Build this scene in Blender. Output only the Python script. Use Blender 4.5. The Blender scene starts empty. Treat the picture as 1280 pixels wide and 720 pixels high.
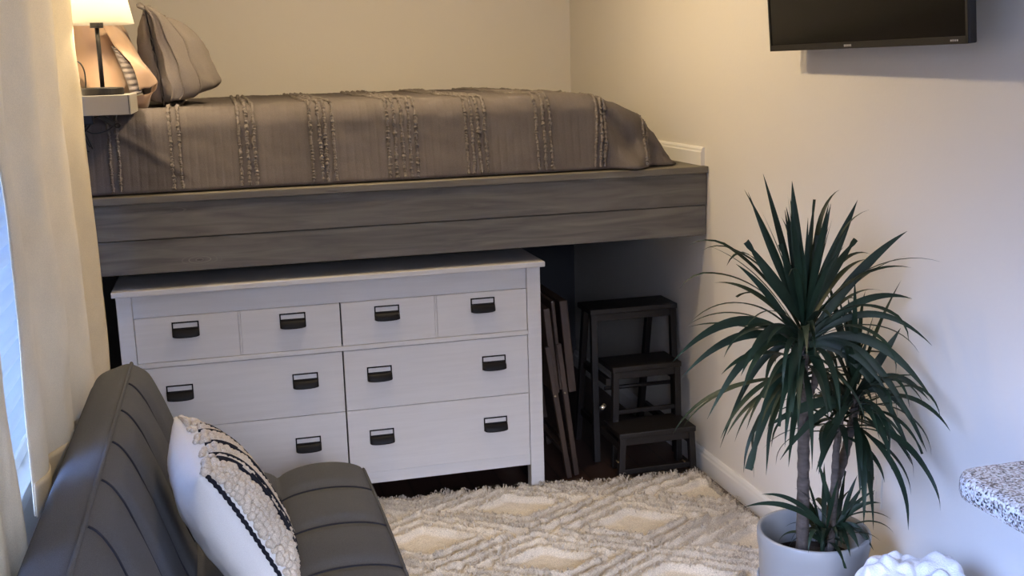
import bpy, math, random
from mathutils import Vector as V, Matrix, noise

random.seed(7)
S = bpy.context.scene
COL = S.collection
PI = math.pi

# ------------------------------------------------------------------ camera
CF, CX, CY, CZ = 1380.0, -1.6842, -5.2781, 1.5314
YAW, PITCH, ROLL = map(math.radians, (14.4109, -11.4224, -1.591))
FW = V((math.sin(YAW)*math.cos(PITCH), math.cos(YAW)*math.cos(PITCH), math.sin(PITCH)))
R0 = V((math.cos(YAW), -math.sin(YAW), 0)); U0 = R0.cross(FW)
RT = R0*math.cos(ROLL) + U0*math.sin(ROLL); UP = -R0*math.sin(ROLL) + U0*math.cos(ROLL)
cd = bpy.data.cameras.new('camera'); cam = bpy.data.objects.new('camera', cd); COL.objects.link(cam)
cam.matrix_world = Matrix(((RT.x, UP.x, -FW.x, CX), (RT.y, UP.y, -FW.y, CY), (RT.z, UP.z, -FW.z, CZ), (0, 0, 0, 1)))
cd.sensor_width = 36; cd.lens = CF*36/1280; cd.clip_start = 0.05
S.camera = cam

# ------------------------------------------------------------------ light and exposure
SKY_COL, CLOUD_COL, SKY_STR = (0.185, 0.325, 0.74), (0.74, 0.79, 1.0), 74.0
BULB_W, LAMP_E = 31.0, 420.0
WARM, LAMPCOL = (1.0, 0.76, 0.44), (1.0, 0.78, 0.50)
vs = S.view_settings
vs.view_transform = 'Standard'; vs.look = 'None'; vs.gamma = 1.0; vs.use_curve_mapping = False
vs.exposure = 0.0
S.cycles.use_denoising = True
S.cycles.max_bounces = 8
w = bpy.data.worlds.new('daylight'); S.world = w; w.use_nodes = True
bg = w.node_tree.nodes['Background']; bg.inputs[1].default_value = SKY_STR
_N, _L = w.node_tree.nodes, w.node_tree.links                 # dim ground and hedges below, open sky above
_tc = _N.new('ShaderNodeTexCoord'); _sx = _N.new('ShaderNodeSeparateXYZ'); _L.new(_tc.outputs['Generated'], _sx.inputs[0])
_cr = _N.new('ShaderNodeValToRGB'); _L.new(_sx.outputs['Z'], _cr.inputs[0]); _L.new(_cr.outputs[0], bg.inputs[0])
_e = _cr.color_ramp.elements; _e[0].position = .12; _e[0].color = (.01, .012, .014, 1); _e[1].position = .42; _e[1].color = (1, 1, 1, 1)
_mr = _N.new('ShaderNodeMapRange'); _mr.inputs['From Min'].default_value = -.35; _mr.inputs['From Max'].default_value = -.8; _L.new(_sx.outputs['Y'], _mr.inputs['Value'])
_mc = _N.new('ShaderNodeMix'); _mc.data_type = 'RGBA'; _mc.inputs['A'].default_value = (*SKY_COL, 1); _mc.inputs['B'].default_value = (*CLOUD_COL, 1); _L.new(_mr.outputs[0], _mc.inputs['Factor'])
_mm = _N.new('ShaderNodeMix'); _mm.data_type = 'RGBA'; _mm.blend_type = 'MULTIPLY'; _mm.inputs['Factor'].default_value = 1
_L.new(_mc.outputs['Result'], _mm.inputs['A']); _L.new(_cr.outputs[0], _mm.inputs['B']); _L.new(_mm.outputs['Result'], bg.inputs[0])

XL, YF, ZC = -2.2, -6.6, 2.45          # left wall, wall behind the camera, ceiling
W1 = (-3.45, -1.98, 0.62, 2.0)         # window beside the sofa: y0, y1, z0, z1
W2 = (-4.9, -3.85, 0.45, 2.05)         # second window nearer to the camera
W_FILL = (-2.0, -.5, 0.10, 2.10)           # glazed opening added behind the camera as daylight fill: x0, x1, z0, z1
for k, (y0, y1, z0, z1) in enumerate((W1, W2)):
    l = bpy.data.lights.new('window_daylight', 'AREA'); l.shape = 'RECTANGLE'; l.size = z1 - z0; l.size_y = y1 - y0
    l.cycles.is_portal = True
    o = bpy.data.objects.new('window_daylight', l); COL.objects.link(o)
    o.location = (XL - 0.13, (y0 + y1)/2, (z0 + z1)/2); o.rotation_euler = (0, -PI/2, 0)
l = bpy.data.lights.new('window_daylight', 'AREA'); l.shape = 'RECTANGLE'; l.size = W_FILL[1] - W_FILL[0]; l.size_y = W_FILL[3] - W_FILL[2]; l.cycles.is_portal = True  # portal for the added opening behind the camera
o = bpy.data.objects.new('window_daylight', l); COL.objects.link(o); o.location = ((W_FILL[0] + W_FILL[1])/2, YF - .13, (W_FILL[2] + W_FILL[3])/2); o.rotation_euler = (PI/2, 0, 0)

def on(u, v, ax, val):
    """the place point seen at pixel (u, v) that lies on the plane axis ax = val"""
    d = FW*CF + RT*(u - 640) - UP*(v - 360)
    C = V((CX, CY, CZ)); return C + d*((val - C[ax])/d[ax])

# ------------------------------------------------------------------ materials
def mat(name, col, rough=.6, metal=0, spec=.5, bump=0, bscale=60, bstretch=(1, 1, 1), var=0, vscale=8, vstretch=(1, 1, 1),
        col2=None, trans=0, emit=0, coat=0, sheen=0):
    m = bpy.data.materials.new(name); m.use_nodes = True
    nt = m.node_tree; N = nt.nodes; L = nt.links; b = N['Principled BSDF']
    b.inputs['Base Color'].default_value = (*col, 1); b.inputs['Roughness'].default_value = rough
    b.inputs['Metallic'].default_value = metal; b.inputs['Specular IOR Level'].default_value = spec
    if coat: b.inputs['Coat Weight'].default_value = coat; b.inputs['Coat Roughness'].default_value = .15
    if sheen: b.inputs['Sheen Weight'].default_value = sheen
    tc = N.new('ShaderNodeTexCoord')
    def noise_tex(scale, stretch, detail=5):
        mp = N.new('ShaderNodeMapping'); mp.inputs['Scale'].default_value = stretch
        L.new(tc.outputs['Object'], mp.inputs[0])
        t = N.new('ShaderNodeTexNoise'); t.inputs['Scale'].default_value = scale; t.inputs['Detail'].default_value = detail
        L.new(mp.outputs[0], t.inputs[0]); return t
    if var or col2:
        t = noise_tex(vscale, vstretch)
        r = N.new('ShaderNodeValToRGB'); L.new(t.outputs['Fac'], r.inputs[0])
        c2 = col2 or tuple(c*(1 - var) for c in col)
        r.color_ramp.elements[0].position = .35; r.color_ramp.elements[1].position = .65
        r.color_ramp.elements[0].color = (*c2, 1); r.color_ramp.elements[1].color = (*col, 1)
        L.new(r.outputs[0], b.inputs['Base Color'])
    if bump:
        t = noise_tex(bscale, bstretch)
        bp = N.new('ShaderNodeBump'); bp.inputs['Strength'].default_value = bump; bp.inputs['Distance'].default_value = .004
        L.new(t.outputs['Fac'], bp.inputs['Height']); L.new(bp.outputs[0], b.inputs['Normal'])
    if trans:
        tl = N.new('ShaderNodeBsdfTranslucent'); tl.inputs[0].default_value = (*col, 1)
        mx = N.new('ShaderNodeMixShader'); mx.inputs[0].default_value = trans
        L.new(b.outputs[0], mx.inputs[1]); L.new(tl.outputs[0], mx.inputs[2]); L.new(mx.outputs[0], N['Material Output'].inputs[0])
    if emit:
        b.inputs['Emission Color'].default_value = (*col, 1); b.inputs['Emission Strength'].default_value = emit
    return m

def wood(name, c1, c2, knots=False, rough=.55, axis=0, scale=1.0):
    """grain stretched along one axis, optional knots and pale scratches"""
    m = mat(name, c1, rough); nt = m.node_tree; N = nt.nodes; L = nt.links; b = N['Principled BSDF']
    tc = [n for n in N if n.type == 'TEX_COORD'][0]
    mp = N.new('ShaderNodeMapping'); st = [14*scale]*3; st[axis] = 1.2*scale; mp.inputs['Scale'].default_value = st
    L.new(tc.outputs['Object'], mp.inputs[0])
    t = N.new('ShaderNodeTexNoise'); t.inputs['Scale'].default_value = 2.2; t.inputs['Detail'].default_value = 9; t.inputs['Distortion'].default_value = 1.2
    L.new(mp.outputs[0], t.inputs[0])
    r = N.new('ShaderNodeValToRGB'); r.color_ramp.elements[0].position = .3; r.color_ramp.elements[1].position = .72
    r.color_ramp.elements[0].color = (*c2, 1); r.color_ramp.elements[1].color = (*c1, 1); L.new(t.outputs['Fac'], r.inputs[0])
    out = r.outputs[0]
    if knots:
        mp2 = N.new('ShaderNodeMapping'); mp2.inputs['Scale'].default_value = (2.6, 1, 9); L.new(tc.outputs['Object'], mp2.inputs[0])
        v = N.new('ShaderNodeTexVoronoi'); v.inputs['Scale'].default_value = 1.0; v.inputs['Randomness'].default_value = 1; L.new(mp2.outputs[0], v.inputs[0])
        # rings round each knot
        mu = N.new('ShaderNodeMath'); mu.operation = 'MULTIPLY'; mu.inputs[1].default_value = 110; L.new(v.outputs['Distance'], mu.inputs[0])
        ad = N.new('ShaderNodeMath'); ad.operation = 'ADD'; L.new(mu.outputs[0], ad.inputs[0])
        t2 = N.new('ShaderNodeTexNoise'); t2.inputs['Scale'].default_value = 9; L.new(tc.outputs['Object'], t2.inputs[0])
        m3 = N.new('ShaderNodeMath'); m3.operation = 'MULTIPLY'; m3.inputs[1].default_value = 24; L.new(t2.outputs['Fac'], m3.inputs[0]); L.new(m3.outputs[0], ad.inputs[1])
        si = N.new('ShaderNodeMath'); si.operation = 'SINE'; L.new(ad.outputs[0], si.inputs[0])
        rr = N.new('ShaderNodeValToRGB'); rr.color_ramp.elements[0].position = .86; rr.color_ramp.elements[1].position = 1.0; L.new(si.outputs[0], rr.inputs[0])
        fa = N.new('ShaderNodeValToRGB'); fa.color_ramp.elements[0].position = .05; fa.color_ramp.elements[0].color = (1, 1, 1, 1)
        fa.color_ramp.elements[1].position = .20; fa.color_ramp.elements[1].color = (0, 0, 0, 1); L.new(v.outputs['Distance'], fa.inputs[0])
        m4 = N.new('ShaderNodeMath'); m4.operation = 'MULTIPLY'; L.new(rr.outputs[0], m4.inputs[0]); L.new(fa.outputs[0], m4.inputs[1])
        m5 = N.new('ShaderNodeMath'); m5.operation = 'MULTIPLY'; m5.inputs[1].default_value = .85; L.new(m4.outputs[0], m5.inputs[0])
        mx = N.new('ShaderNodeMix'); mx.data_type = 'RGBA'; mx.inputs['B'].default_value = tuple(min(1, c*1.9) for c in c1) + (1,)
        L.new(m5.outputs[0], mx.inputs['Factor']); L.new(out, mx.inputs['A'])
        kn = N.new('ShaderNodeValToRGB'); kn.color_ramp.elements[0].position = .02; kn.color_ramp.elements[0].color = (1, 1, 1, 1)
        kn.color_ramp.elements[1].position = .06; kn.color_ramp.elements[1].color = (0, 0, 0, 1); L.new(v.outputs['Distance'], kn.inputs[0])
        mk = N.new('ShaderNodeMix'); mk.data_type = 'RGBA'; mk.inputs['B'].default_value = tuple(c*.35 for c in c2) + (1,)
        L.new(kn.outputs[0], mk.inputs['Factor']); L.new(mx.outputs['Result'], mk.inputs['A']); out = mk.outputs['Result']
    L.new(out, b.inputs['Base Color'])
    bp = N.new('ShaderNodeBump'); bp.inputs['Strength'].default_value = .25; bp.inputs['Distance'].default_value = .003
    L.new(t.outputs['Fac'], bp.inputs['Height']); L.new(bp.outputs[0], b.inputs['Normal'])
    return m

def weave(name, col, scale=900, var=.25, rough=.9, bump=.4, blotch=.12, sheen=0):
    """cloth: fine thread noise plus faint larger unevenness"""
    m = mat(name, col, rough, spec=.2, sheen=sheen); nt = m.node_tree; N = nt.nodes; L = nt.links; b = N['Principled BSDF']
    tc = [n for n in N if n.type == 'TEX_COORD'][0]
    t = N.new('ShaderNodeTexNoise'); t.inputs['Scale'].default_value = scale; t.inputs['Detail'].default_value = 3; L.new(tc.outputs['Object'], t.inputs[0])
    t2 = N.new('ShaderNodeTexNoise'); t2.inputs['Scale'].default_value = 6; t2.inputs['Detail'].default_value = 4; L.new(tc.outputs['Object'], t2.inputs[0])
    r = N.new('ShaderNodeMapRange'); r.inputs['From Min'].default_value = .3; r.inputs['From Max'].default_value = .7; r.inputs['To Min'].default_value = 1 - var; r.inputs['To Max'].default_value = 1 + var*.6
    L.new(t.outputs['Fac'], r.inputs['Value'])
    r2 = N.new('ShaderNodeMapRange'); r2.inputs['From Min'].default_value = .3; r2.inputs['From Max'].default_value = .7; r2.inputs['To Min'].default_value = 1 - blotch; r2.inputs['To Max'].default_value = 1 + blotch
    L.new(t2.outputs['Fac'], r2.inputs['Value'])
    mu = N.new('ShaderNodeMath'); mu.operation = 'MULTIPLY'; L.new(r.outputs[0], mu.inputs[0]); L.new(r2.outputs[0], mu.inputs[1])
    vm = N.new('ShaderNodeVectorMath'); vm.operation = 'SCALE'; vm.inputs[0].default_value = col; L.new(mu.outputs[0], vm.inputs['Scale'])
    L.new(vm.outputs[0], b.inputs['Base Color'])
    bp = N.new('ShaderNodeBump'); bp.inputs['Strength'].default_value = bump; bp.inputs['Distance'].default_value = .002
    L.new(t.outputs['Fac'], bp.inputs['Height']); L.new(bp.outputs[0], b.inputs['Normal'])
    return m

M = {}
M['wall'] = mat('wall_paint', (.74, .70, .64), .65, bump=.12, bscale=90, spec=.3)
M['ceiling'] = mat('ceiling_paint', (.80, .78, .74), .8)
M['trim'] = mat('trim_paint', (.80, .78, .74), .35, bump=.03)
M['sheet'] = weave('sheet_white', (.72, .70, .68))
M['grey_wood'] = wood('grey_stained_pine', (.180, .163, .138), (.085, .078, .068), knots=True, rough=.6)
M['cap_wood'] = wood('grey_stained_cap', (.19, .168, .130), (.11, .098, .08), rough=.55)
M['quilt'] = weave('quilt_taupe', (.132, .114, .108), 500, .18, blotch=.1)
M['fringe'] = weave('quilt_fringe', (.195, .170, .155), 700, .45)
M['white_wood'] = mat('dresser_white', (.64, .63, .63), .45, bump=.10, bscale=30, bstretch=(3, 3, 30), var=.05, vscale=3, vstretch=(2, 2, 30))
M['black_metal'] = mat('dark_metal', (.006, .006, .008), .5, spec=.2, bump=.05)
M['black_plastic'] = mat('black_plastic', (.008, .008, .009), .45)
M['steel'] = mat('brushed_steel', (.030, .028, .027), .45, metal=.4, bump=.05, bstretch=(1, 1, 12))
M['brass'] = mat('bolt_metal', (.55, .45, .30), .3, metal=.9)
M['chrome'] = mat('bolt_chrome', (.75, .75, .75), .25, metal=.9)
M['screen'] = mat('screen_glass', (.004, .0045, .005), .15, spec=.22)
M['mark'] = mat('brand_mark', (.45, .45, .45), .4)
M['sofa'] = weave('sofa_tweed', (.082, .085, .094), 800, .35, blotch=.05)
M['thread'] = mat('sofa_thread', (.012, .013, .022), .9)
M['espresso'] = wood('espresso_wood', (.011, .008, .008), (.006, .0045, .0045), rough=.5, axis=2)
M['walnut'] = wood('walnut_wood', (.060, .037, .027), (.030, .019, .015), rough=.45, axis=2)
M['cream_cloth'] = weave('cushion_white', (.66, .65, .64), 700, .08, blotch=.03)
M['tuft_yarn'] = weave('cushion_tuft', (.60, .52, .42), 500, .3)
M['black_yarn'] = weave('cushion_black_yarn', (.012, .013, .02), 600, .4)
M['rug'] = weave('rug_cream', (.66, .60, .51), 300, .3, blotch=.08)
M['pile'] = mat('rug_pile', (.55, .49, .41), .95, spec=.1, var=.22, vscale=40, sheen=.2)
M['pot'] = mat('pot_glaze', (.26, .265, .27), .28, bump=.04)
M['liner'] = mat('nursery_pot', (.55, .56, .56), .5)
M['soil'] = mat('potting_soil', (.035, .024, .017), .95, bump=1, bscale=120)
M['bark'] = mat('plant_bark', (.10, .08, .068), .9, bump=.8, bscale=40, bstretch=(1, 1, 5), var=.45, vscale=25, vstretch=(1, 1, 3))
M['leaf'] = mat('plant_leaf', (.015, .033, .017), .5, spec=.3, var=.5, vscale=9, trans=.10)
M['granite'] = mat('granite_speckle', (.6, .6, .6), .18)
M['blanket'] = weave('white_throw', (.80, .79, .80), 260, .08, bump=.8, blotch=.03)
M['peach'] = mat('peach_satin', (.43, .285, .185), .42, bump=.05, sheen=.3)
M['grey_pillow'] = weave('pillow_grey', (.21, .184, .172), 420, .14, blotch=.08)
M['shelf'] = mat('shelf_white', (.40, .375, .335), .45)
M['curtain'] = weave('curtain_linen', (.80, .71, .54), 420, .12, blotch=.08)
M['slat'] = mat('blind_slat', (.62, .66, .70), .5, trans=.22)
M['outlet'] = mat('outlet_plastic', (.72, .70, .66), .4)
M['bed_shade'] = mat('bed_shade_tone', (.045, .047, .055), .7, bump=.05)  # near-black colour stands in for the shade under the bed
M['sky_glass'] = mat('pane', (1, 1, 1), 0)

def fix_translucent(m, f, col):
    nt = m.node_tree; N = nt.nodes; L = nt.links
    tl = N.new('ShaderNodeBsdfTranslucent'); tl.inputs[0].default_value = (*col, 1)
    mx = N.new('ShaderNodeMixShader'); mx.inputs[0].default_value = f
    L.new(N['Principled BSDF'].outputs[0], mx.inputs[1]); L.new(tl.outputs[0], mx.inputs[2]); L.new(mx.outputs[0], N['Material Output'].inputs[0])
fix_translucent(M['curtain'], .25, (.62, .56, .46))

def make_glass(m):
    nt = m.node_tree; N = nt.nodes; L = nt.links
    tr = N.new('ShaderNodeBsdfTransparent'); gl = N.new('ShaderNodeBsdfGlossy'); gl.inputs['Roughness'].default_value = .02
    fr = N.new('ShaderNodeFresnel'); fr.inputs[0].default_value = 1.3
    mx = N.new('ShaderNodeMixShader'); L.new(fr.outputs[0], mx.inputs[0]); L.new(tr.outputs[0], mx.inputs[1]); L.new(gl.outputs[0], mx.inputs[2])
    L.new(mx.outputs[0], N['Material Output'].inputs[0])
make_glass(M['sky_glass'])

def make_granite(m):
    nt = m.node_tree; N = nt.nodes; L = nt.links; b = N['Principled BSDF']
    tc = [n for n in N if n.type == 'TEX_COORD'][0]
    v = N.new('ShaderNodeTexVoronoi'); v.inputs['Scale'].default_value = 330; L.new(tc.outputs['Object'], v.inputs[0])
    s = N.new('ShaderNodeSeparateColor'); L.new(v.outputs['Color'], s.inputs[0])
    r = N.new('ShaderNodeValToRGB'); r.color_ramp.interpolation = 'CONSTANT'
    e = r.color_ramp.elements; e[0].position = 0; e[0].color = (.04, .04, .045, 1); e[1].position = .10; e[1].color = (.20, .17, .15, 1)
    for p, c in ((.32, (.42, .39, .37, 1)), (.5, (.52, .50, .48, 1)), (.72, (.33, .28, .25, 1)), (.84, (.58, .57, .56, 1))):
        x = e.new(p); x.color = c
    L.new(s.outputs[0], r.inputs[0]); L.new(r.outputs[0], b.inputs['Base Color'])
make_granite(M['granite'])

def make_floor(m):
    nt = m.node_tree; N = nt.nodes; L = nt.links; b = N['Principled BSDF']
    tc = [n for n in N if n.type == 'TEX_COORD'][0]
    mp = N.new('ShaderNodeMapping'); mp.inputs['Rotation'].default_value = (0, 0, PI/2); L.new(tc.outputs['Object'], mp.inputs[0])
    br = N.new('ShaderNodeTexBrick'); br.inputs['Scale'].default_value = 1; br.inputs['Brick Width'].default_value = 1.1; br.inputs['Row Height'].default_value = .11
    br.inputs['Mortar Size'].default_value = .003; br.inputs['Color1'].default_value = (.050, .026, .018, 1); br.inputs['Color2'].default_value = (.032, .017, .013, 1); br.inputs['Mortar'].default_value = (.006, .004, .003, 1)
    L.new(mp.outputs[0], br.inputs[0])
    L.new(br.outputs[0], b.inputs['Base Color'])
M['floor'] = mat('floor_planks', (.04, .022, .016), .35); make_floor(M['floor'])

# ------------------------------------------------------------------ mesh helpers
class MB:
    def __init__(s): s.v = []; s.f = []; s.mi = []
    def add(s, vs_, fs, mi=0):
        n = len(s.v); s.v += [tuple(p) for p in vs_]; s.f += [tuple(i + n for i in f) for f in fs]; s.mi += [mi]*len(fs)
    def box(s, a, b, mi=0):
        x0, y0, z0 = a; x1, y1, z1 = b
        s.add([(x0,y0,z0),(x1,y0,z0),(x1,y1,z0),(x0,y1,z0),(x0,y0,z1),(x1,y0,z1),(x1,y1,z1),(x0,y1,z1)],
              [(0,3,2,1),(4,5,6,7),(0,1,5,4),(1,2,6,5),(2,3,7,6),(3,0,4,7)], mi)
    def beam(s, p, q, wx, wy, mi=0, up=V((0, 1, 0))):
        """a bar from p to q; wy measured along 'up', wx across"""
        p, q = V(p), V(q); d = (q - p).normalized(); a = d.cross(up).normalized(); b = a.cross(d).normalized()
        vs_ = [c + a*(sx*wx/2) + b*(sy*wy/2) for c in (p, q) for sx, sy in ((-1,-1),(1,-1),(1,1),(-1,1))]
        s.add(vs_, [(3,2,1,0),(4,5,6,7),(0,1,5,4),(1,2,6,5),(2,3,7,6),(3,0,4,7)], mi)
    def tube(s, pts, r, n=8, mi=0, cap=True):
        pts = [V(p) for p in pts]; m = len(pts); rr = r if isinstance(r, (list, tuple)) else [r]*m
        vs_ = []; prev = None
        for i, p in enumerate(pts):
            d = (pts[min(i+1, m-1)] - pts[max(i-1, 0)]).normalized()
            a = prev if prev is not None else (V((0, 0, 1)) if abs(d.z) < .9 else V((1, 0, 0)))
            a = (a - d*a.dot(d)).normalized(); prev = a; b = d.cross(a)
            vs_ += [p + (a*math.cos(2*PI*k/n) + b*math.sin(2*PI*k/n))*rr[i] for k in range(n)]
        fs = [(i*n + k, i*n + (k+1) % n, (i+1)*n + (k+1) % n, (i+1)*n + k) for i in range(m-1) for k in range(n)]
        if cap: fs += [tuple(range(n-1, -1, -1)), tuple(range((m-1)*n, m*n))]
        s.add(vs_, fs, mi)
    def lathe(s, prof, c, n=48, mi=0, close=False):
        c = V(c); m = len(prof)
        vs_ = [c + V((r*math.cos(2*PI*k/n), r*math.sin(2*PI*k/n), z)) for r, z in prof for k in range(n)]
        fs = [(i*n + k, i*n + (k+1) % n, (i+1)*n + (k+1) % n, (i+1)*n + k) for i in range(m-1) for k in range(n)]
        if close: fs += [((m-1)*n + k, (m-1)*n + (k+1) % n, (k+1) % n, k) for k in range(n)]
        s.add(vs_, fs, mi)
    def cap_disc(s, c, r, n=48, mi=0):
        c = V(c); s.add([c + V((r*math.cos(2*PI*k/n), r*math.sin(2*PI*k/n), 0)) for k in range(n)], [tuple(range(n))], mi)
    def grid(s, fn, nu, nv, mi=0, wrap_u=False):
        vs_ = [fn(i/(nu if wrap_u else nu - 1), j/(nv - 1)) for j in range(nv) for i in range(nu)]
        fs = [(j*nu + i, j*nu + (i+1) % nu, (j+1)*nu + (i+1) % nu, (j+1)*nu + i) for j in range(nv-1) for i in range(nu if wrap_u else nu - 1)]
        s.add(vs_, fs, mi)
    def sphere(s, c, r, nu=12, nv=8, mi=0, sc=(1, 1, 1)):
        c = V(c)
        s.grid(lambda u, v: c + V((sc[0]*r*math.cos(2*PI*u)*math.sin(PI*(.02 + .96*v)), sc[1]*r*math.sin(2*PI*u)*math.sin(PI*(.02 + .96*v)), -sc[2]*r*math.cos(PI*(.02 + .96*v)))), nu, nv, mi, True)

def empty(name, loc, label, cat, group=None):
    o = bpy.data.objects.new(name, None); COL.objects.link(o); o.location = loc; o.empty_display_size = .05
    return tag(o, label, cat, group)
def tag(o, label, cat, group=None):
    o['label'] = label; o['category'] = cat
    if group: o['group'] = group
    return o
def obj(name, mb, m, parent=None, bevel=0, smooth=False, solid=0, sub=0, label=None):
    me = bpy.data.meshes.new(name); me.from_pydata(mb.v, [], mb.f)
    for mm in (m if isinstance(m, list) else [m]): me.materials.append(M[mm])
    if any(mb.mi): me.polygons.foreach_set('material_index', mb.mi)
    if smooth: me.polygons.foreach_set('use_smooth', [True]*len(me.polygons))
    me.update()
    o = bpy.data.objects.new(name, me); COL.objects.link(o)
    if parent is not None:
        o.parent = parent
        root = parent
        while root.parent: root = root.parent
        if parent == root and root.type == 'EMPTY': o.matrix_parent_inverse = Matrix.Translation(-root.location)
    if solid:
        md = o.modifiers.new('thickness', 'SOLIDIFY'); md.thickness = solid; md.offset = 0
    if sub:
        md = o.modifiers.new('smooth', 'SUBSURF'); md.levels = sub; md.render_levels = sub
    if bevel:
        md = o.modifiers.new('bevel', 'BEVEL'); md.width = bevel; md.segments = 2; md.limit_method = 'ANGLE'
    if label: o['label'] = label
    return o
def struct(name, mb, m, **k):
    o = obj(name, mb, m, **k); o['kind'] = 'structure'; return o
def lerp(a, b, t): return a + (b - a)*t
def poly(pts, t):
    """point at parameter t (0..1) on a smooth curve through pts"""
    n = len(pts) - 1; x = min(max(t, 0), 1)*n; i = min(int(x), n - 1); f = x - i
    P = [V(pts[max(0, min(n, k))]) for k in (i-1, i, i+1, i+2)]
    return .5*((2*P[1]) + (P[2]-P[0])*f + (2*P[0]-5*P[1]+4*P[2]-P[3])*f*f + (3*P[1]-P[0]-3*P[2]+P[3])*f**3)
def N3(x, y=0, z=0): return noise.noise(V((x, y, z)))

# ------------------------------------------------------------------ the room
mb = MB(); mb.box((XL-.15, YF-.1, -.1), (.15, .1, 0)); struct('floor', mb, 'floor')
mb = MB(); mb.box((XL-.15, YF-.1, ZC), (.15, .1, ZC+.1)); struct('ceiling', mb, 'ceiling')
mb = MB(); mb.box((XL-.12, 0, 0), (.12, .1, ZC)); struct('wall_back', mb, 'wall')
mb = MB(); mb.box((0, YF, 0), (.12, 0, ZC)); struct('wall_right', mb, 'wall')
mb = MB()
for a, b in (((XL-.12, YF-.1, 0), (W_FILL[0], YF, ZC)), ((W_FILL[1], YF-.1, 0), (.12, YF, ZC)), ((W_FILL[0], YF-.1, 0), (W_FILL[1], YF, W_FILL[2])), ((W_FILL[0], YF-.1, W_FILL[3]), (W_FILL[1], YF, ZC))): mb.box(a, b)
struct('wall_front', mb, 'wall')
mb = MB(); x0, x1, z0, z1 = W_FILL; t = .06; ya, yb = YF-.08, YF-.03
for a, b in (((x0, ya, z0), (x0+t, yb, z1)), ((x1-t, ya, z0), (x1, yb, z1)), ((x0+t, ya, z0), (x1-t, yb, z0+t)), ((x0+t, ya, z1-t), (x1-t, yb, z1)), (((x0+x1)/2-.03, ya, z0+t), ((x0+x1)/2+.03, yb, z1-t))): mb.box(a, b)
w_fill = struct('window_3', mb, 'trim', bevel=.004)  # unseen frame, added to bring fill daylight onto the dresser
mb = MB(); mb.box((x0+t, YF-.057, z0+t), (x1-t, YF-.053, z1-t)); obj('window_pane', mb, 'sky_glass', w_fill)
mb = MB(); ys = [YF, W2[0], W2[1], W1[0], W1[1], 0]
for k in range(5):
    y0, y1 = ys[k], ys[k+1]
    if k in (1, 3):
        ww = W2 if k == 1 else W1
        mb.box((XL-.12, y0, 0), (XL, y1, ww[2])); mb.box((XL-.12, y0, ww[3]), (XL, y1, ZC))
    else: mb.box((XL-.12, y0, 0), (XL, y1, ZC))
struct('wall_left', mb, 'wall')
mb = MB(); mb.box((XL+.001, -.012, .0005), (-.0005, -.0005, 1.09)); struct('shade_panel', mb, 'bed_shade')  # added panel on the back wall, under-bed shade put into its colour
def baseboard(name, y0, y1, z, h):
    mb = MB(); prof = [(0, z), (-.015, z), (-.015, z+h*.72), (-.012, z+h*.80), (-.011, z+h*.9), (-.006, z+h), (0, z+h)]
    n = len(prof); mb.add([(x, y0, zz) for x, zz in prof] + [(x, y1, zz) for x, zz in prof],
        [(i, (i+1) % n, n + (i+1) % n, n + i) for i in range(n)] + [tuple(range(n-1, -1, -1)), tuple(range(n, 2*n))])
    return struct(name, mb, 'trim')
baseboard('baseboard_right', YF, 0, 0, .0834)
baseboard('trim_1', -1.575, 0, 1.1557, .0655)
mb = MB(); mb.box((XL, YF, 0), (XL+.014, 0, .085)); struct('baseboard_left', mb, 'trim', bevel=.004)
for n_, ww in ((1, W1), (2, W2)):
    y0, y1, z0, z1 = ww; mb = MB(); t = .045; xa, xb = XL-.10, XL-.06
    for a, b in (((xa, y0, z0), (xb, y0+t, z1)), ((xa, y1-t, z0), (xb, y1, z1)), ((xa, y0, z0), (xb, y1, z0+t)), ((xa, y0, z1-t), (xb, y1, z1)), ((xa, y0, (z0+z1)/2-.02), (xb, y1, (z0+z1)/2+.02))): mb.box(a, b)
    wo = struct('window_%d' % n_, mb, 'trim', bevel=.004)
    mb = MB(); mb.box((XL-.084, y0+t, z0+t), (XL-.080, y1-t, z1-t)); obj('window_pane', mb, 'sky_glass', wo)
    mb = MB(); mb.box((XL-.06, y0-.03, z0-.03), (XL+.03, y1+.03, z0+.004)); obj('window_sill', mb, 'trim', wo, bevel=.004)

# ------------------------------------------------------------------ ceiling lamp (out of frame, lights the room)
cl = empty('ceiling_lamp', (-1.1, -1.75, ZC), 'twin bulb ceiling light with frosted glass shades', 'ceiling light')
mb = MB(); mb.lathe([(0, 0), (.07, 0), (.065, -.025), (0, -.03)], (-1.1, -1.75, ZC), 32); mb.tube([(-1.1, -2.0, ZC-.06), (-1.1, -1.5, ZC-.06)], .012)
mb.tube([(-1.1, -1.75, ZC-.02), (-1.1, -1.75, ZC-.06)], .012); obj('canopy', mb, 'steel', cl, smooth=True)
for yy in (-2.0, -1.5):
    mb = MB(); mb.tube([(-1.1, yy, ZC-.045), (-1.1, yy, ZC-.085)], .022, 16); hs = obj('socket', mb, 'steel', cl, smooth=True)
    mb = MB(); mb.lathe([(.025, -.085), (.06, -.10), (.075, -.14), (.078, -.165)], (-1.1, yy, ZC), 32)
    obj('glass_shade', mb, 'slat', cl, smooth=True, solid=.003)
    l = bpy.data.lights.new('bulb_light', 'POINT'); l.energy = BULB_W; l.color = WARM; l.shadow_soft_size = .035
    o = bpy.data.objects.new('bulb_light', l); COL.objects.link(o); o.location = (-1.1, yy, ZC-.155); o.parent = cl; o.matrix_parent_inverse = Matrix.Translation(-cl.location)

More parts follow.
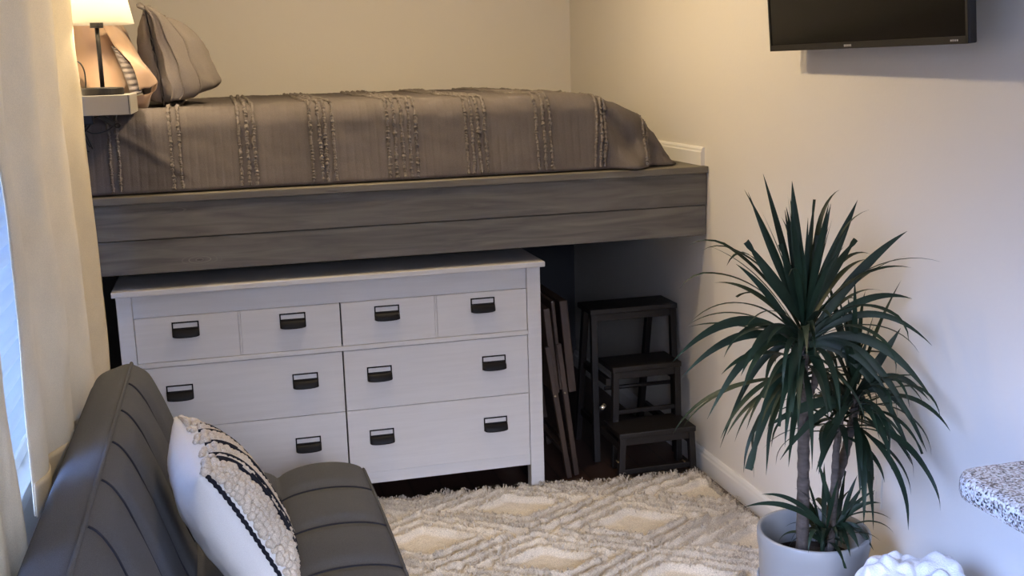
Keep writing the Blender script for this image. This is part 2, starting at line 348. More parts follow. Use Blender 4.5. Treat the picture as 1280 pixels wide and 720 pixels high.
# ------------------------------------------------------------------ bed platform
YP = -1.603
bp = empty('bed_platform', (-1.1, YP, .9), 'built-in bed platform faced with grey stained pine boards, wall to wall above the dresser', 'bed platform')
for z0, z1, yy in ((.904, 1.0135, YP+.003), (1.0155, 1.131, YP)):
    mb = MB(); mb.box((XL+.002, yy, z0), (-.003, yy+.02, z1)); obj('front_board', mb, 'grey_wood', bp, bevel=.0025)
mb = MB(); mb.box((XL+.002, YP-.012, 1.1315), (-.002, YP+.09, 1.1557)); obj('top_trim', mb, 'cap_wood', bp, bevel=.003)
mb = MB(); mb.box((XL+.002, YP+.0905, 1.10), (-.002, -.002, 1.1555)); obj('deck', mb, 'grey_wood', bp)
mb = MB()
for xx in (-2.15, -1.62, -1.08, -.55, -.05): mb.box((xx-.02, YP+.024, .98), (xx+.02, -.004, 1.0995))
obj('joists', mb, 'grey_wood', bp)

# ------------------------------------------------------------------ mattress and quilt
mt = MB(); mt.box((-2.17, -1.50, 1.157), (-.38, -.06, 1.385)); mo = obj('mattress', mt, 'sheet', bevel=.05)
tag(mo, 'mattress lying under the taupe quilt on the bed platform', 'mattress')
def smooth01(t): t = min(max(t, 0), 1); return t*t*(3 - 2*t)
ZT = [(-2.19, 1.421), (-.50, 1.424), (-.41, 1.419), (-.31, 1.388), (-.22, 1.340), (-.157, 1.272), (-.10, 1.176), (-.078, 1.1615)]
def ztop(x):
    for (a, za), (b, zb) in zip(ZT, ZT[1:]):
        if x <= b: return lerp(za, zb, (x - a)/(b - a))
    return ZT[-1][1]
ZB = 1.1605
def profile(x, s):
    """quilt cross-section: s 0 (back) .. 1 (front hem) at x"""
    zt = ztop(x); h = zt - ZB; r = min(.075, h*.5)
    yfr = -1.535 - .03*0
    yfoot = .10*smooth01((x + .30)/.24)                   # the front pulls back a little at the foot corner
    yf = yfr + yfoot*.4
    L1 = (-.045) - (yf + r); L2 = r*PI/2; L3 = h - r; T = L1 + L2 + L3; d = s*T
    if d < L1: y, z = -.045 - d, zt; ny, nz = 0, 1
    elif d < L1 + L2:
        a = (d - L1)/r; y, z = yf + r - r*math.sin(a), zt - r + r*math.cos(a); ny, nz = -math.sin(a), math.cos(a)
    else: y, z = yf - .035*((d - L1 - L2)/max(L3, .01))**1.3, zt - r - (d - L1 - L2); ny, nz = -1, 0
    # back edge rounds off, loose puckers near the foot corner
    if s < .03: z -= .03*(1 - s/.03)**2
    p = .006*N3(x*4, y*5, z*5) + .003*N3(x*14, y*10, z*22)
    if nz < .5:
        f = smooth01((x + .55)/.3)*smooth01((-.10 - x)/.05)
        ridge = (x + .30) + (z - 1.17)*.75
        p += f*(.030*math.exp(-(ridge/.045)**2) - .022*math.exp(-((ridge - .075)/.03)**2))
        f2 = smooth01((x + .37)/.13)*smooth01((-.200 - x)/.022)*smooth01((1.27 - z + (x + .215)*.4)/.08)
        p += f2*.042 - .012*smooth01((x + .205)/.02)*smooth01((-.13 - x)/.05)*smooth01((1.25 - z)/.05)
        # diagonal crease near the head end
        g = smooth01((-1.75 - x)/.1); cr = (x + 1.90) + (z - 1.28)*1.5
        p += g*.008*math.exp(-(cr/.02)**2)
    return V((x, y + ny*p, max(ZB, z + nz*p)))
mb = MB(); NX = 560; x0q, x1q = -2.185, -.078
def qfn(u, v):
    x = lerp(x0q, x1q, u); p = profile(x, v)
    g = (x/.0265) % 1; gr = math.exp(-((g - .5)/.10)**2)*.0011
    gz = .0016*N3(x*16, p.z*75 + p.y*75, 3) + .0012*N3(x*50, p.z*140 + p.y*140)
    q = profile(x, min(1, v + .004)); dy, dz = q.y - p.y, q.z - p.z; l = math.hypot(dy, dz) or 1
    nrm = V((0, dz/l, -dy/l)) if v < .99 else V((0, -1, 0))
    return p - nrm*gr*1.0 + nrm*gz
mb.grid(qfn, NX, 150)
q = obj('quilt', mb, 'quilt', smooth=True, solid=.006)
tag(q, 'taupe quilted coverlet with rows of fringed stripes spread over the raised bed', 'quilt')
XS = [-2.03, -2.005, -1.844, -1.817, -1.629, -1.604, -1.581, -1.398, -1.369, -1.351, -1.324, -1.142, -1.118, -1.093, -1.069, -1.047,
      -.872, -.85, -.827, -.804, -.621, -.595, -.571, -.394, -.375, -.36, -.205, -.192]
for k, xs in enumerate(XS):
    mb = MB(); pts = []; rr = []
    n = 430
    lean = (-.02 if xs > -.5 else -.008*0)
    for i in range(n):
        s_ = .05 + .945*i/(n-1); xx = xs + .003*N3(i*.09, k*7.3) + .0030*N3(i*.8, k*3.3) + lean*max(0, s_ - .85)/.15
        p = profile(xx, s_); q2 = profile(xx, min(1, s_+.004)); l = math.hypot(q2.y - p.y, q2.z - p.z) or 1
        nr = V((0, (q2.z - p.z)/l, -(q2.y - p.y)/l)) if s_ < .99 else V((0, -1, 0))
        if nr.z < -.1 or nr.y > .1: nr = V((0, -1, .1))
        pts.append(p + nr*(.005 + .004*N3(i*.7, k*3.1, 5))); rr.append(max(.0012, .0050 + .0062*N3(i*.75, k*5.7, 2)))
    mb.tube(pts, rr, 5); obj('fringe_stripe', mb, 'fringe', q, smooth=False)

# ------------------------------------------------------------------ pillows
def pillow_mesh(a, b, T, Mx, seed=0, flange=0, nu=46, wr=.006, pinch=.10, power=.62, TB_=None, slump=0):
    """plump pillow: half sizes a, b, half thickness T; closed two-sided mesh"""
    mb = MB()
    def pt(u, v, sgn):
        x, y = 2*u - 1, 2*v - 1
        e = max(0, 1 - abs(x)**2.6)*max(0, 1 - abs(y)**(2.6 if y > 0 or not slump else 7))
        t = (T if sgn > 0 else (TB_ or T))*e**power*(1 - slump*y*(.6 + .4*abs(y)))
        px = a*x*(1 - pinch*(1 - y*y)*0 - pinch*(1 - abs(x))*0) - a*pinch*math.copysign(abs(x)**6, x)*(1 - y*y)
        py = b*y - b*pinch*math.copysign(abs(y)**6, y)*(1 - x*x)
        wv = wr*(N3(x*2.5 + seed, y*2.5, sgn*3) + .6*N3(x*7 + seed, y*5, sgn*5))*min(1, e*4)
        return Mx @ V((px, py, sgn*(t + .004) + wv))
    mb.grid(lambda u, v: pt(u, v, 1), nu, nu); n = len(mb.v)
    mb.grid(lambda u, v: pt(1-u, v, -1), nu, nu)
    def idx(i, j, side): return j*nu + i if side == 0 else n + j*nu + (nu-1-i)
    rim = [(i, 0) for i in range(nu)] + [(nu-1, j) for j in range(1, nu)] + [(i, nu-1) for i in range(nu-2, -1, -1)] + [(0, j) for j in range(nu-2, 0, -1)]
    fs = []
    for k in range(len(rim)):
        p, q_ = rim[k], rim[(k+1) % len(rim)]
        fs.append((idx(*p, 0), idx(*p, 1), idx(*q_, 1), idx(*q_, 0)))
    mb.f += fs; mb.mi += [0]*len(fs)
    if flange:
        m = len(mb.v); vv = []
        for k, (i, j) in enumerate(rim):
            c = (V(mb.v[idx(i, j, 0)]) + V(mb.v[idx(i, j, 1)]))/2; cen = Mx @ V((0, 0, 0))
            x, y = 2*i/(nu-1) - 1, 2*j/(nu-1) - 1
            o_ = V((1 if i == nu-1 else -1 if i == 0 else 0, 1 if j == nu-1 else -1 if j == 0 else 0, 0)).normalized()
            off = Mx.to_3x3() @ (o_*flange + V((0, 0, .012*N3(k*.25, seed))))
            vv.append(c + off)
        R_ = len(rim); mb.v += [tuple(p) for p in vv]
        for k in range(R_):
            a0 = idx(*rim[k], 0); a1 = idx(*rim[(k+1) % R_], 0); b0 = idx(*rim[k], 1); b1 = idx(*rim[(k+1) % R_], 1)
            mb.f += [(a0, a1, m + (k+1) % R_, m + k), (b1, b0, m + k, m + (k+1) % R_)]; mb.mi += [0, 0]
    return mb
def frame(o, ax, ay):
    ax = V(ax).normalized(); ay = V(ay); ay = (ay - ax*ay.dot(ax)).normalized(); az = ax.cross(ay)
    return Matrix(((ax.x, ay.x, az.x, o[0]), (ax.y, ay.y, az.y, o[1]), (ax.z, ay.z, az.z, o[2]), (0, 0, 0, 1)))
# grey pillow stands on its long edge, leaning towards the head wall; seen end-on
gp = empty('pillow', (-1.83, -1.1, 1.425), 'plump grey linen pillow standing on the quilt at the head of the bed', 'pillow')
G = frame((-1.860, -1.07, 1.588), (.06, .99, 0), (-.12, 0, .99))
obj('pillow_body', pillow_mesh(.31, .153, .146, G, 3, flange=.014, power=.5, wr=.007, TB_=.072, slump=.34), 'grey_pillow', gp, smooth=True)
mb = MB()      # loose hem of the pillowcase folded round the near end
def hem(u, v):
    y_ = lerp(.162, -.146, u); yn = max(-1, min(1, y_/.157)); e_ = max(0.02, 1 - abs(yn)**(2.6 if yn > 0 else 7))**.5*(1 - .34*yn)
    z_ = lerp(.16, .70, v)*.146*e_ + .006
    return G @ V((-.338 - .012*math.exp(-(v/.12)**2) + .13*max(0, v - .2)**2 - .010*math.sin(u*9 + 1) - .010*math.sin(v*PI), y_, z_ + .010*N3(u*4, v*2)))
mb.grid(hem, 40, 14); obj('pillowcase_hem', mb, 'grey_pillow', gp, smooth=True, solid=.006)
mb = MB()
for vv in (.45, .97):
    mb.tube([hem(i/29, vv) + V((0, -.005, .0)) for i in range(30)], .0032, 5)
obj('seam', mb, 'fringe', gp)
mb = MB()      # knotted corner at the top
mb.grid(lambda u, v: G @ V((-.32 + .07*v + .012*math.sin(7*u),   .136 + .036*u + .006*math.sin(6*v), .030*(v - .3) + .012*math.sin(5*u))), 10, 8)
obj('case_corner', mb, 'grey_pillow', gp, smooth=True, solid=.006)
# peach pillow in a loose satin case
pp = empty('pillow', (-2.05, -1.2, 1.425), 'pillow in a loose peach satin case behind the lamp', 'pillow')
G2 = frame((-2.055, -1.19, 1.593), (.05, .99, 0), (-.22, 0, .97))
obj('pillow_body', pillow_mesh(.27, .165, .095, G2, 9, power=.5, wr=.010), 'peach', pp, smooth=True)
def yz(u, v, y): return on(u, v, 1, y)
ia = [(127, 32), (143, 56), (157, 72), (168, 88), (175, 113)]; oa = [(146, 33), (162, 50), (177, 76), (190, 91), (197, 103)]
yA = [-1.47, -1.485, -1.5, -1.5, -1.48]; yB = [-1.40, -1.42, -1.45, -1.46, -1.46]
IA = [yz(*p, y) for p, y in zip(ia, yA)]; OA = [yz(*p, y) for p, y in zip(oa, yB)]
mb = MB()
def flap(u, v):
    p = poly(IA, u).lerp(poly(OA, u), v); return p + V((.01*math.sin(PI*v), -.014*math.sin(PI*v)*math.sin(PI*min(1, u + .1)), .006*N3(u*6, v*4)))
mb.grid(flap, 24, 12)
low = [yz(*p, -1.44) for p in ((197, 103), (195, 112), (186, 117), (176, 119), (164, 121))]; low2 = [yz(*p, -1.40) for p in ((193, 101), (190, 110), (186, 130), (180, 140), (160, 142))]
mb.grid(lambda u, v: poly(low, u).lerp(poly(low2, u), v) + V((0, -.015*math.sin(PI*v), 0)), 18, 8)
obj('pillowcase_flap', mb, 'peach', pp, smooth=True, solid=.003)
mb = MB(); sa = [yz(*p, -1.47) for p in ((140, 58), (152, 86), (164, 119))]; sb = [yz(*p, -1.455) for p in ((150, 62), (168, 86), (178, 116))]
mb.grid(lambda u, v: poly(sa, u).lerp(poly(sb, u), v) + V((0, -.02*math.sin(PI*v) - .003*math.sin(u*60), 0)), 60, 8); obj('inner_lining', mb, 'grey_pillow', pp, smooth=True, solid=.003, label='grey ribbed pillow end inside the open peach case')
mb = MB()
mb.grid(lambda u, v: yz(lerp(128, 191, u), 139 + 4*v + 1.5*math.sin(u*11), -1.46) + V((0, .05*v, -.004*v)), 24, 5); obj('case_edge', mb, 'peach', pp, smooth=True, solid=.003)

# ------------------------------------------------------------------ shelf, lamp and cords
SY0, SY1, SZ0, SZ1, SX = -1.805, -1.505, 1.4185, 1.476, -1.936
sh = empty('wall_shelf', (XL, (SY0+SY1)/2, SZ0), 'small white floating shelf under the table lamp at the bed head', 'shelf')
mb = MB(); mb.box((XL+.001, SY0, SZ0), (SX, SY1, SZ1)); obj('shelf_board', mb, 'shelf', sh, bevel=.002)
mb = MB()
for vv in (119+1, 142-1): pass
mb.box((SX-.006, SY0-.0006, SZ0+.001), (SX-.004, SY0+.001, SZ1-.001)); obj('edge_seam', mb, 'black_plastic', sh)
LX, LY = on(129, 116, 1, -1.715).x, -1.715; LZ = SZ1
la = empty('table_lamp', (LX, LY, LZ), 'lit table lamp with white tapered shade and slim dark pole', 'lamp')
mb = MB(); mb.lathe([(0, 0), (.058, 0), (.060, .003), (.060, .019), (.058, .022), (0, .024)], (LX, LY, LZ), 40); obj('base', mb, 'steel', la, smooth=False, bevel=.001)
mb = MB(); mb.tube([(LX, LY, LZ+.02), (LX, LY, LZ+.20)], .0065, 16); obj('pole', mb, 'steel', la, smooth=True)
mb = MB(); mb.tube([(LX, LY, LZ+.196), (LX, LY, LZ+.224)], .019, 20); mb.tube([(LX, LY, LZ+.22), (LX, LY, LZ+.236)], .016, 20); obj('socket', mb, 'steel', la, smooth=False)
mb = MB(); mb.lathe([(.106, .207), (.074, .375)], (LX, LY, LZ), 64)
sd = mat('lamp_shade', (.93, .90, .83), .8, trans=.85); M['shade'] = sd
obj('lamp_shade', mb, 'shade', la, smooth=True, solid=.0015)
mb = MB(); mb.sphere((LX, LY, LZ+.275), .028, 16, 12); M['bulb'] = mat('lamp_bulb', LAMPCOL, .5, emit=LAMP_E); obj('bulb', mb, 'bulb', la, smooth=True)
mb = MB(); cp = [on(*p, 1, y) for p, y in (((84, 73), -1.70), ((92, 75), -1.70), ((100, 79), -1.70), ((105, 88), -1.70), ((107, 102), -1.70))] + [V((on(106, 116, 1, -1.70).x, -1.70, SZ1+.003)), V((LX-.05, -1.715, SZ1+.003))]
mb.tube([poly(cp, i/30) for i in range(31)], .0022, 6); obj('lamp_cord', mb, 'black_plastic', la, smooth=True)
# cords under the shelf
pc = empty('charging_cable', (-2.03, -1.72, SZ0), 'black charging plug and looped cable dangling below the white shelf', 'cable')
ysc = -1.66
a, b = on(124, 143.5, 1, ysc), on(143, 156, 1, ysc); mb = MB(); mb.beam(a, b, .016, .022); obj('plug', mb, 'black_plastic', pc, bevel=.003)
mb = MB(); c0 = on(147, 157, 1, ysc); mb.tube([c0 + V((math.cos(t)*.008, 0, math.sin(t)*.006)) for t in [k*PI/6 for k in range(13)]], .0025, 6); obj('plug_ring', mb, 'black_plastic', pc, smooth=True)
mb = MB(); lp = [on(*p, 1, ysc + .01) for p in ((143, 157), (132, 164), (118, 167), (108, 163), (107, 156), (116, 148), (126, 144))]
mb.tube([poly(lp, i/30) for i in range(31)], .0022, 6); obj('cable_loop', mb, 'black_plastic', pc, smooth=True)
ad = empty('power_adapter', (-2.06, -1.68, SZ0), 'black power adapter with bundled cord hanging under the shelf by the curtain', 'adapter')
a = on(107, 143, 1, -1.66); b = on(106, 156, 1, -1.66); mb = MB(); mb.box((a.x-.025, -1.685, b.z), (a.x+.022, -1.64, SZ0-.001)); obj('adapter_body', mb, 'black_plastic', ad, bevel=.004)
mb = MB()
for pts in (((104, 155), (101, 162), (105, 164), (112, 178), (116, 186)), ((103, 158), (99, 172), (102, 184), (112, 190)), ((108, 156), (104, 165), (109, 178), (113, 184)), ((100, 160), (104, 166), (110, 160), (114, 154))):
    pl = [on(*p, 1, -1.67) for p in pts]; mb.tube([poly(pl, i/20) for i in range(21)], .0028, 6)
obj('cord_bundle', mb, 'black_plastic', ad, smooth=True)

# ------------------------------------------------------------------ curtains and blinds
def curtain(name, label, y0, y1, x0, x1, zb, folds, amp, seed, flare=0, drop=0):
    e = empty(name, (lerp(x0, x1, .5), (y0+y1)/2, zb), label, 'curtain', None)
    mb = MB()
    def fn(u, v):
        t = u; z = lerp(2.165, zb - drop*t, v)
        y = lerp(y0, y1, t) + .012*N3(v*3, seed) + .03*flare*v*t
        ph = 2*PI*folds*t + .5*N3(v*1.6, seed + 3)
        x = lerp(x0, x1, t) + amp*(.35 + .65*(1 - .2*v))*math.sin(ph + seed) + .012*N3(t*5, v*4, seed) + .005*N3(t*15, v*9, seed) + flare*.018*v
        return V((min(max(x, XL+.035), lerp(-2.03, -2.087, smooth01((1.10 - z)/.3)*smooth01((-2.16 - y)/.14))), y, z + .008*N3(t*4, seed)*(v > .98)))
    mb.grid(fn, 110, 90); obj('curtain_panel', mb, 'curtain', e, smooth=True, solid=.003)
    for k in range(7):
        c_ = fn((k + .5)/7, 0); mb = MB(); mb.tube([V((-2.105 + .021*math.cos(a), c_.y, 2.197 + .021*math.sin(a))) for a in [2*PI*i/20 for i in range(21)]], .002, 6); obj('curtain_ring', mb, 'black_metal', e, smooth=True)
    mb = MB(); mb.grid(lambda u, v: fn(u, .955 + .047*v) + V((.0035, 0, 0)), 110, 6); obj('hem', mb, 'curtain', e, smooth=True, solid=.002)
    return e
curtain('curtain', 'long cream linen curtain panel hanging behind the grey sofa back', -3.0, -1.82, -2.114, -2.094, .665, 3.2, .020, .5, .5, .14)
curtain('curtain', 'cream curtain panel at the far left edge, nearer than the blinds', -3.42, -3.07, -2.135, -2.125, .45, 2.2, .016, 2.1)
rod = empty('curtain_rod', (-2.1, -2.7, 2.2), 'dark curtain rod above the left window', 'curtain rod')
mb = MB(); mb.tube([(-2.105, -3.6, 2.205), (-2.105, -1.75, 2.205)], .011, 16); obj('rod', mb, 'black_metal', rod, smooth=True)
for yy in (-3.5, -1.79):
    mb = MB(); mb.box((XL, yy-.01, 2.19), (-2.1, yy+.01, 2.2)); mb.box((XL, yy-.02, 2.16), (XL+.006, yy+.02, 2.24)); obj('bracket', mb, 'black_metal', rod)
    mb = MB(); mb.sphere((-2.105, -3.6 if yy < -3 else -1.75, 2.205), .02); obj('finial', mb, 'black_metal', rod, smooth=True)
bl = empty('window_blind', (XL-.03, (W1[0]+W1[1])/2, W1[3]), 'white slatted blind glowing with daylight behind the curtain', 'blind')
mb = MB(); z = W1[2] + .062
while z < W1[3] - .07:
    a = math.radians(58); dx, dz = .025*math.cos(a), .025*math.sin(a)
    xc = XL-.030
    mb.grid(lambda u, v: V((xc + lerp(dx, -dx, v) + .0, lerp(W1[0]+.01, W1[1]-.01, u), z + lerp(-dz, dz, v) + .004*math.sin(PI*v))), 2, 5); z += .047
obj('slats', mb, 'slat', bl, smooth=True, solid=.002)
mb = MB(); mb.box((XL-.055, W1[0]+.01, W1[3]-.05), (XL-.005, W1[1]-.01, W1[3]-.002)); obj('head_rail', mb, 'trim', bl, bevel=.003)
mb = MB(); mb.box((XL-.052, W1[0]+.01, W1[2]+.006), (XL-.008, W1[1]-.01, W1[2]+.040)); obj('bottom_rail', mb, 'trim', bl, bevel=.003)

# ------------------------------------------------------------------ dresser
YD = -1.5945
dr = empty('dresser', (-1.344, YD, 0), 'wide white six-drawer dresser with black cup pulls under the bed platform', 'dresser')
xL, xR = -2.0645, -.6205
mb = MB(); mb.box((xL, YD-.02, .834), (xR, -1.14, .8525)); obj('top_panel', mb, 'white_wood', dr, bevel=.0025)
for xa, xb in ((-2.0538, -2.006), (-.684, -.6341)):
    for ya, yb in ((YD, YD+.05), (-1.20, -1.15)):
        mb = MB(); mb.box((xa, ya, .0005), (xb, yb, .8335)); obj('leg', mb, 'white_wood', dr, bevel=.002)
mb = MB(); mb.box((-2.0058, YD+.012, .757), (-.6842, YD+.03, .8335)); obj('top_rail', mb, 'white_wood', dr)
mb = MB(); mb.box((-2.0058, YD+.006, .0994), (-.6842, YD+.026, .142)); obj('apron', mb, 'white_wood', dr, bevel=.002)
mb = MB(); mb.box((-2.0058, YD-.002, .590), (-.6842, YD+.03, .606)); obj('middle_rail', mb, 'white_wood', dr, bevel=.002)
for xa in (-2.04, -.665): mb = MB(); mb.box((xa, YD+.05, .12), (xa+.018, -1.20, .8335)); obj('side_panel', mb, 'white_wood', dr)
mb = MB(); mb.box((-2.0058, YD+.031, .11), (-.6842, -1.165, .826)); obj('carcass', mb, 'black_plastic', dr, label='dark inside of the dresser seen in the gaps round the drawers')
def handle(x, z, par):
    yf = YD + .0015; w2, h2, t = .043, .025, .0045
    mb = MB()
    for a, b in (((x-w2, yf-.004, z-h2), (x-w2+t, yf, z+h2)), ((x+w2-t, yf-.004, z-h2), (x+w2, yf, z+h2)), ((x-w2, yf-.004, z+h2-t), (x+w2, yf, z+h2)), ((x-w2, yf-.004, z-.001), (x+w2, yf, z+.005)), ((x-w2, yf-.003, z-h2), (x+w2, yf, z-.001))): mb.box(a, b)
    ho = obj('handle', mb, 'black_metal', par, bevel=.001)
    mb = MB(); cw = .036
    mb.grid(lambda u, v: V((x + .0425*math.cos(PI*u), yf - .003 - .019*max(0, math.sin(PI*u))**.3*math.sin(PI*.5*v)**.7, z + .002 - (.022 + .006*max(0, math.sin(PI*u))**.6)*v)), 20, 9)
    obj('cup', mb, 'black_metal', ho, smooth=True, solid=.0015)
    mb = MB(); mb.box((x-w2+t, yf-.001, z+.005), (x+w2-t, yf+.001, z+h2-t)); obj('label_card', mb, 'white_wood', ho)
rows = [(.6075, .7565, .712), (.3755, .588, .500), (.1435, .3735, .273)]
cols = [(-2.004, -1.3425, {.712: (-1.846, -1.500), .500: (-1.881, -1.471), .273: (-1.885, -1.475)}), (-1.3375, -.686, {.712: (-1.182, -.845), .500: (-1.218, -.811), .273: (-1.221, -.812)})]
for z0, z1, zh in rows:
    for xa, xb, hs in cols:
        e = MB()
        if zh == .712:
            xm = (-1.674 if xa < -1.5 else -1.013)
            e.box((xa, YD+.001, z0), (xm-.0045, YD+.02, z1)); e.box((xm-.003, YD+.001, z0), (xm+.003, YD+.02, z1)); e.box((xm+.0045, YD+.001, z0), (xb, YD+.02, z1)); e.box((xm-.0046, YD+.0035, z0), (xm+.0046, YD+.018, z1))
        else: e.box((xa, YD+.001, z0), (xb, YD+.02, z1))
        d = obj('drawer', e, 'white_wood', dr, bevel=.0012)
        for hx in hs[zh]: handle(hx, zh, d)

# ------------------------------------------------------------------ folded tray tables beside the dresser
def tray_table(label, px_top0, px_top1, px_leg0, px_leg1, ys0, wtop, mname, dy=.40):
    A, B = on(*px_top0, 1, ys0), on(*px_top1, 1, ys0); C_, D = on(*px_leg0, 1, ys0), on(*px_leg1, 1, ys0)
    k = C_.z/(C_.z - D.z); D = C_.lerp(D, k)            # the leg meets the floor
    e = empty('folding_tray_table', (D.x, ys0 + dy/2, 0), label, 'folding table', 'folded tables beside the dresser')
    mb = MB(); mb.beam(A + V((0, dy/2, 0)), B + V((0, dy/2, 0)), wtop, dy); obj('tabletop', mb, mname, e, bevel=.004)
    d = (C_ - D).normalized(); T = C_ + d*.20
    for y_ in (.006, dy - .006):
        mb = MB(); mb.beam(D + V((0, y_, .004)), T + V((0, y_, 0)), .020, .020); obj('leg', mb, mname, e, bevel=.003)
        mb = MB(); mb.tube([C_ + V((-.004, y_-.012, .01)), C_ + V((-.004, y_-.0095, .01))], .0045, 12); obj('pivot_bolt', mb, 'brass', e, smooth=True)
    mb = MB(); m_ = D.lerp(C_, .35); mb.beam(m_ + V((0, .016, 0)), m_ + V((0, dy-.016, 0)), .016, .02, up=V((1, 0, 0))); obj('rung', mb, mname, e)
    return e
tray_table('folded brown wooden tray table leaning against the side of the white dresser', (683, 386), (696, 492), (695, 498), (713, 605), -1.525, .024, 'walnut')
tt = tray_table('folded dark wooden tray table leaning second from the dresser', (704, 376), (716, 490), (707, 494), (722, 602), -1.505, .030, 'walnut', .38)
mb = MB(); A, B = on(692, 377, 1, -1.512), on(703, 488, 1, -1.512); mb.beam(A + V((0, .19, 0)), B + V((0, .19, 0)), .014, .36); obj('folded_tray', mb, 'walnut', tt, bevel=.004)  # separate folded tray, held as a part of the second table

# ------------------------------------------------------------------ step stool
st = empty('step_stool', (-.2, -1.45, 0), 'dark brown wooden three-step stool standing in the corner under the bed', 'step stool')
stp = [(-.372, -.014, -1.365, -1.20, .604), (-.325, -.045, -1.480, -1.31, .401), (-.350, -.045, -1.618, -1.44, .186)]
for k, (xa, xb, ya, yb, zt) in enumerate(stp):
    mb = MB(); mb.box((xa, ya, zt-.022), (xb, yb, zt)); obj('step', mb, 'espresso', st, bevel=.004)
    i = .012
    for xx, sg in ((xa+i, 1), (xb-i, -1)):
        mb = MB(); mb.beam((xx + sg*.004, ya+.016, zt-.022), (xx - sg*.004*(k > 0), ya + .012 - (.03 if k == 0 else 0), .001), .024, .026); obj('leg', mb, 'espresso', st, bevel=.002)
    mb = MB(); mb.box((xa+i, ya+.008, zt-.05), (xb-i, ya+.024, zt-.0222)); obj('apron', mb, 'espresso', st, bevel=.002)
    if k: mb = MB(); mb.box((xa+i, ya+.010, .022 if k == 2 else .212), (xb-i, ya+.026, .042 if k == 2 else .228)); obj('cross_rail', mb, 'espresso', st, bevel=.002)
for xx in (-.345, -.075):
    mb = MB(); mb.beam((xx, -1.225, .585), (xx, -1.10, .002), .024, .03); obj('rear_leg', mb, 'espresso', st, bevel=.002)
for xx in (-.335, -.06):
    for z_, y0_, y1_ in ((.34, -1.46, -1.17), (.13, -1.60, -1.13)):
        mb = MB(); mb.box((xx-.010, y0_, z_-.014), (xx+.010, y1_, z_+.014)); obj('side_rail', mb, 'espresso', st, bevel=.002)
mb = MB(); mb.tube([(-.33, -1.40, .30), (-.06, -1.40, .30)], .008, 12); obj('hinge_rod', mb, 'espresso', st, smooth=True)
kp = on(754, 510.5, 1, -1.50); mb = MB(); mb.tube([(kp.x-.004, -1.496, kp.z), (kp.x+.014, -1.470, kp.z)], .009, 14); obj('latch_knob', mb, 'chrome', st, smooth=True, label='white round latch knob')
for u_, v_ in ((773, 578), (856, 577)):
    p = on(u_, v_, 1, -1.615); mb = MB(); mb.tube([p, p + V((0, .02, 0))], .003, 8); obj('screw', mb, 'brass', st)

# ------------------------------------------------------------------ rug
RC = V((-.062, -1.668, 0)); RU = V((-.9940, .100, 0)); RV = V((.020, -1, 0))
RW, RL = 1.46, 2.25
BX, BY, PX_, PY_ = -.45, -2.035, .345, .222
def ridge(x, y):
    dx, dy = x - BX, y - BY; sx = dx + .03*N3(x*3, y*3); sy = dy + .09*dx + .022*N3(x*4 + 9, y*4) + .006*N3(x*14, y*14)
    a, b = sx/PX_, sy/PY_
    best = 9; bd = (0, 0)
    for i in range(math.floor(a) - 1, math.floor(a) + 3):
        for j in range(math.floor(b) - 1, math.floor(b) + 3):
            if (i + j) % 2 == 0:
                d = abs(a - i) + abs(b - j)
                if d < best: best = d; bd = (math.copysign(1, a - i)*.54, math.copysign(1, b - j)*.84)
    r = max(math.exp(-((best - c)/.052)**2) for c in (.50, .75, 1.0))
    return r, best, bd
def rxy(s, t): return RC + RU*s + RV*t
ru = empty('area_rug', tuple(rxy(RW/2, RL/2)), 'shaggy cream area rug with raised diamond pattern on the dark floor', 'rug')
mb = MB(); nu, nv = 210, 300
def rugf(u, v):
    p = rxy(u*RW, v*RL); r, _, _ = ridge(p.x, p.y)
    n = N3(p.x*60, p.y*60)*.5 + N3(p.x*25, p.y*25, 4)
    z = .011 + .026*r*(1 + .30*n) + .0022*N3(p.x*40, p.y*40, 8)
    if u in (0, 1) or v in (0, 1): z = .003
    return V((p.x, p.y, z))
mb.grid(rugf, nu, nv)
mb.add([rxy(0, 0) + V((0, 0, .001)), rxy(RW, 0) + V((0, 0, .001)), rxy(RW, RL) + V((0, 0, .001)), rxy(0, RL) + V((0, 0, .001))], [(0, 1, 2, 3)])
obj('woven_base', mb, 'rug', ru, smooth=True)
PC0 = (-.272, -2.865)
rng = random.Random(5); mb = MB(); vs_ = []; fs_ = []
def blade(p, d, L_, wd, lift):
    """one bent strand of pile"""
    sd_ = V((-d.y, d.x, 0))*wd; n = len(vs_); q1 = p + d*L_*.35 + V((0, 0, L_*lift)); q2 = p + d*L_*.9 + V((0, 0, L_*lift*.9 - L_*.15))
    vs_.extend([p - sd_, p + sd_, q1 + sd_*.9, q1 - sd_*.9, q2 + sd_*.4, q2 - sd_*.4]); fs_.extend([(n, n+1, n+2, n+3), (n+3, n+2, n+4, n+5)])
cnt = 0
while cnt < 15000:
    s, t = rng.random(), rng.random()**1.15
    p = rxy(s*RW, t*RL)
    r, best, bd = ridge(p.x, p.y)
    if rng.random() > r**2.5 or (p - V((PC0[0], PC0[1], 0))).length < .15 or (p - V((-.215, -3.24, 0))).length < .2: continue
    ang = math.atan2(bd[1], bd[0]) + rng.gauss(0, .8); d = V((math.cos(ang), math.sin(ang), 0))
    blade(p + V((0, 0, .008 + .025*r)), d, rng.uniform(.011, .022), .0018, rng.uniform(.25, .8)); cnt += 1
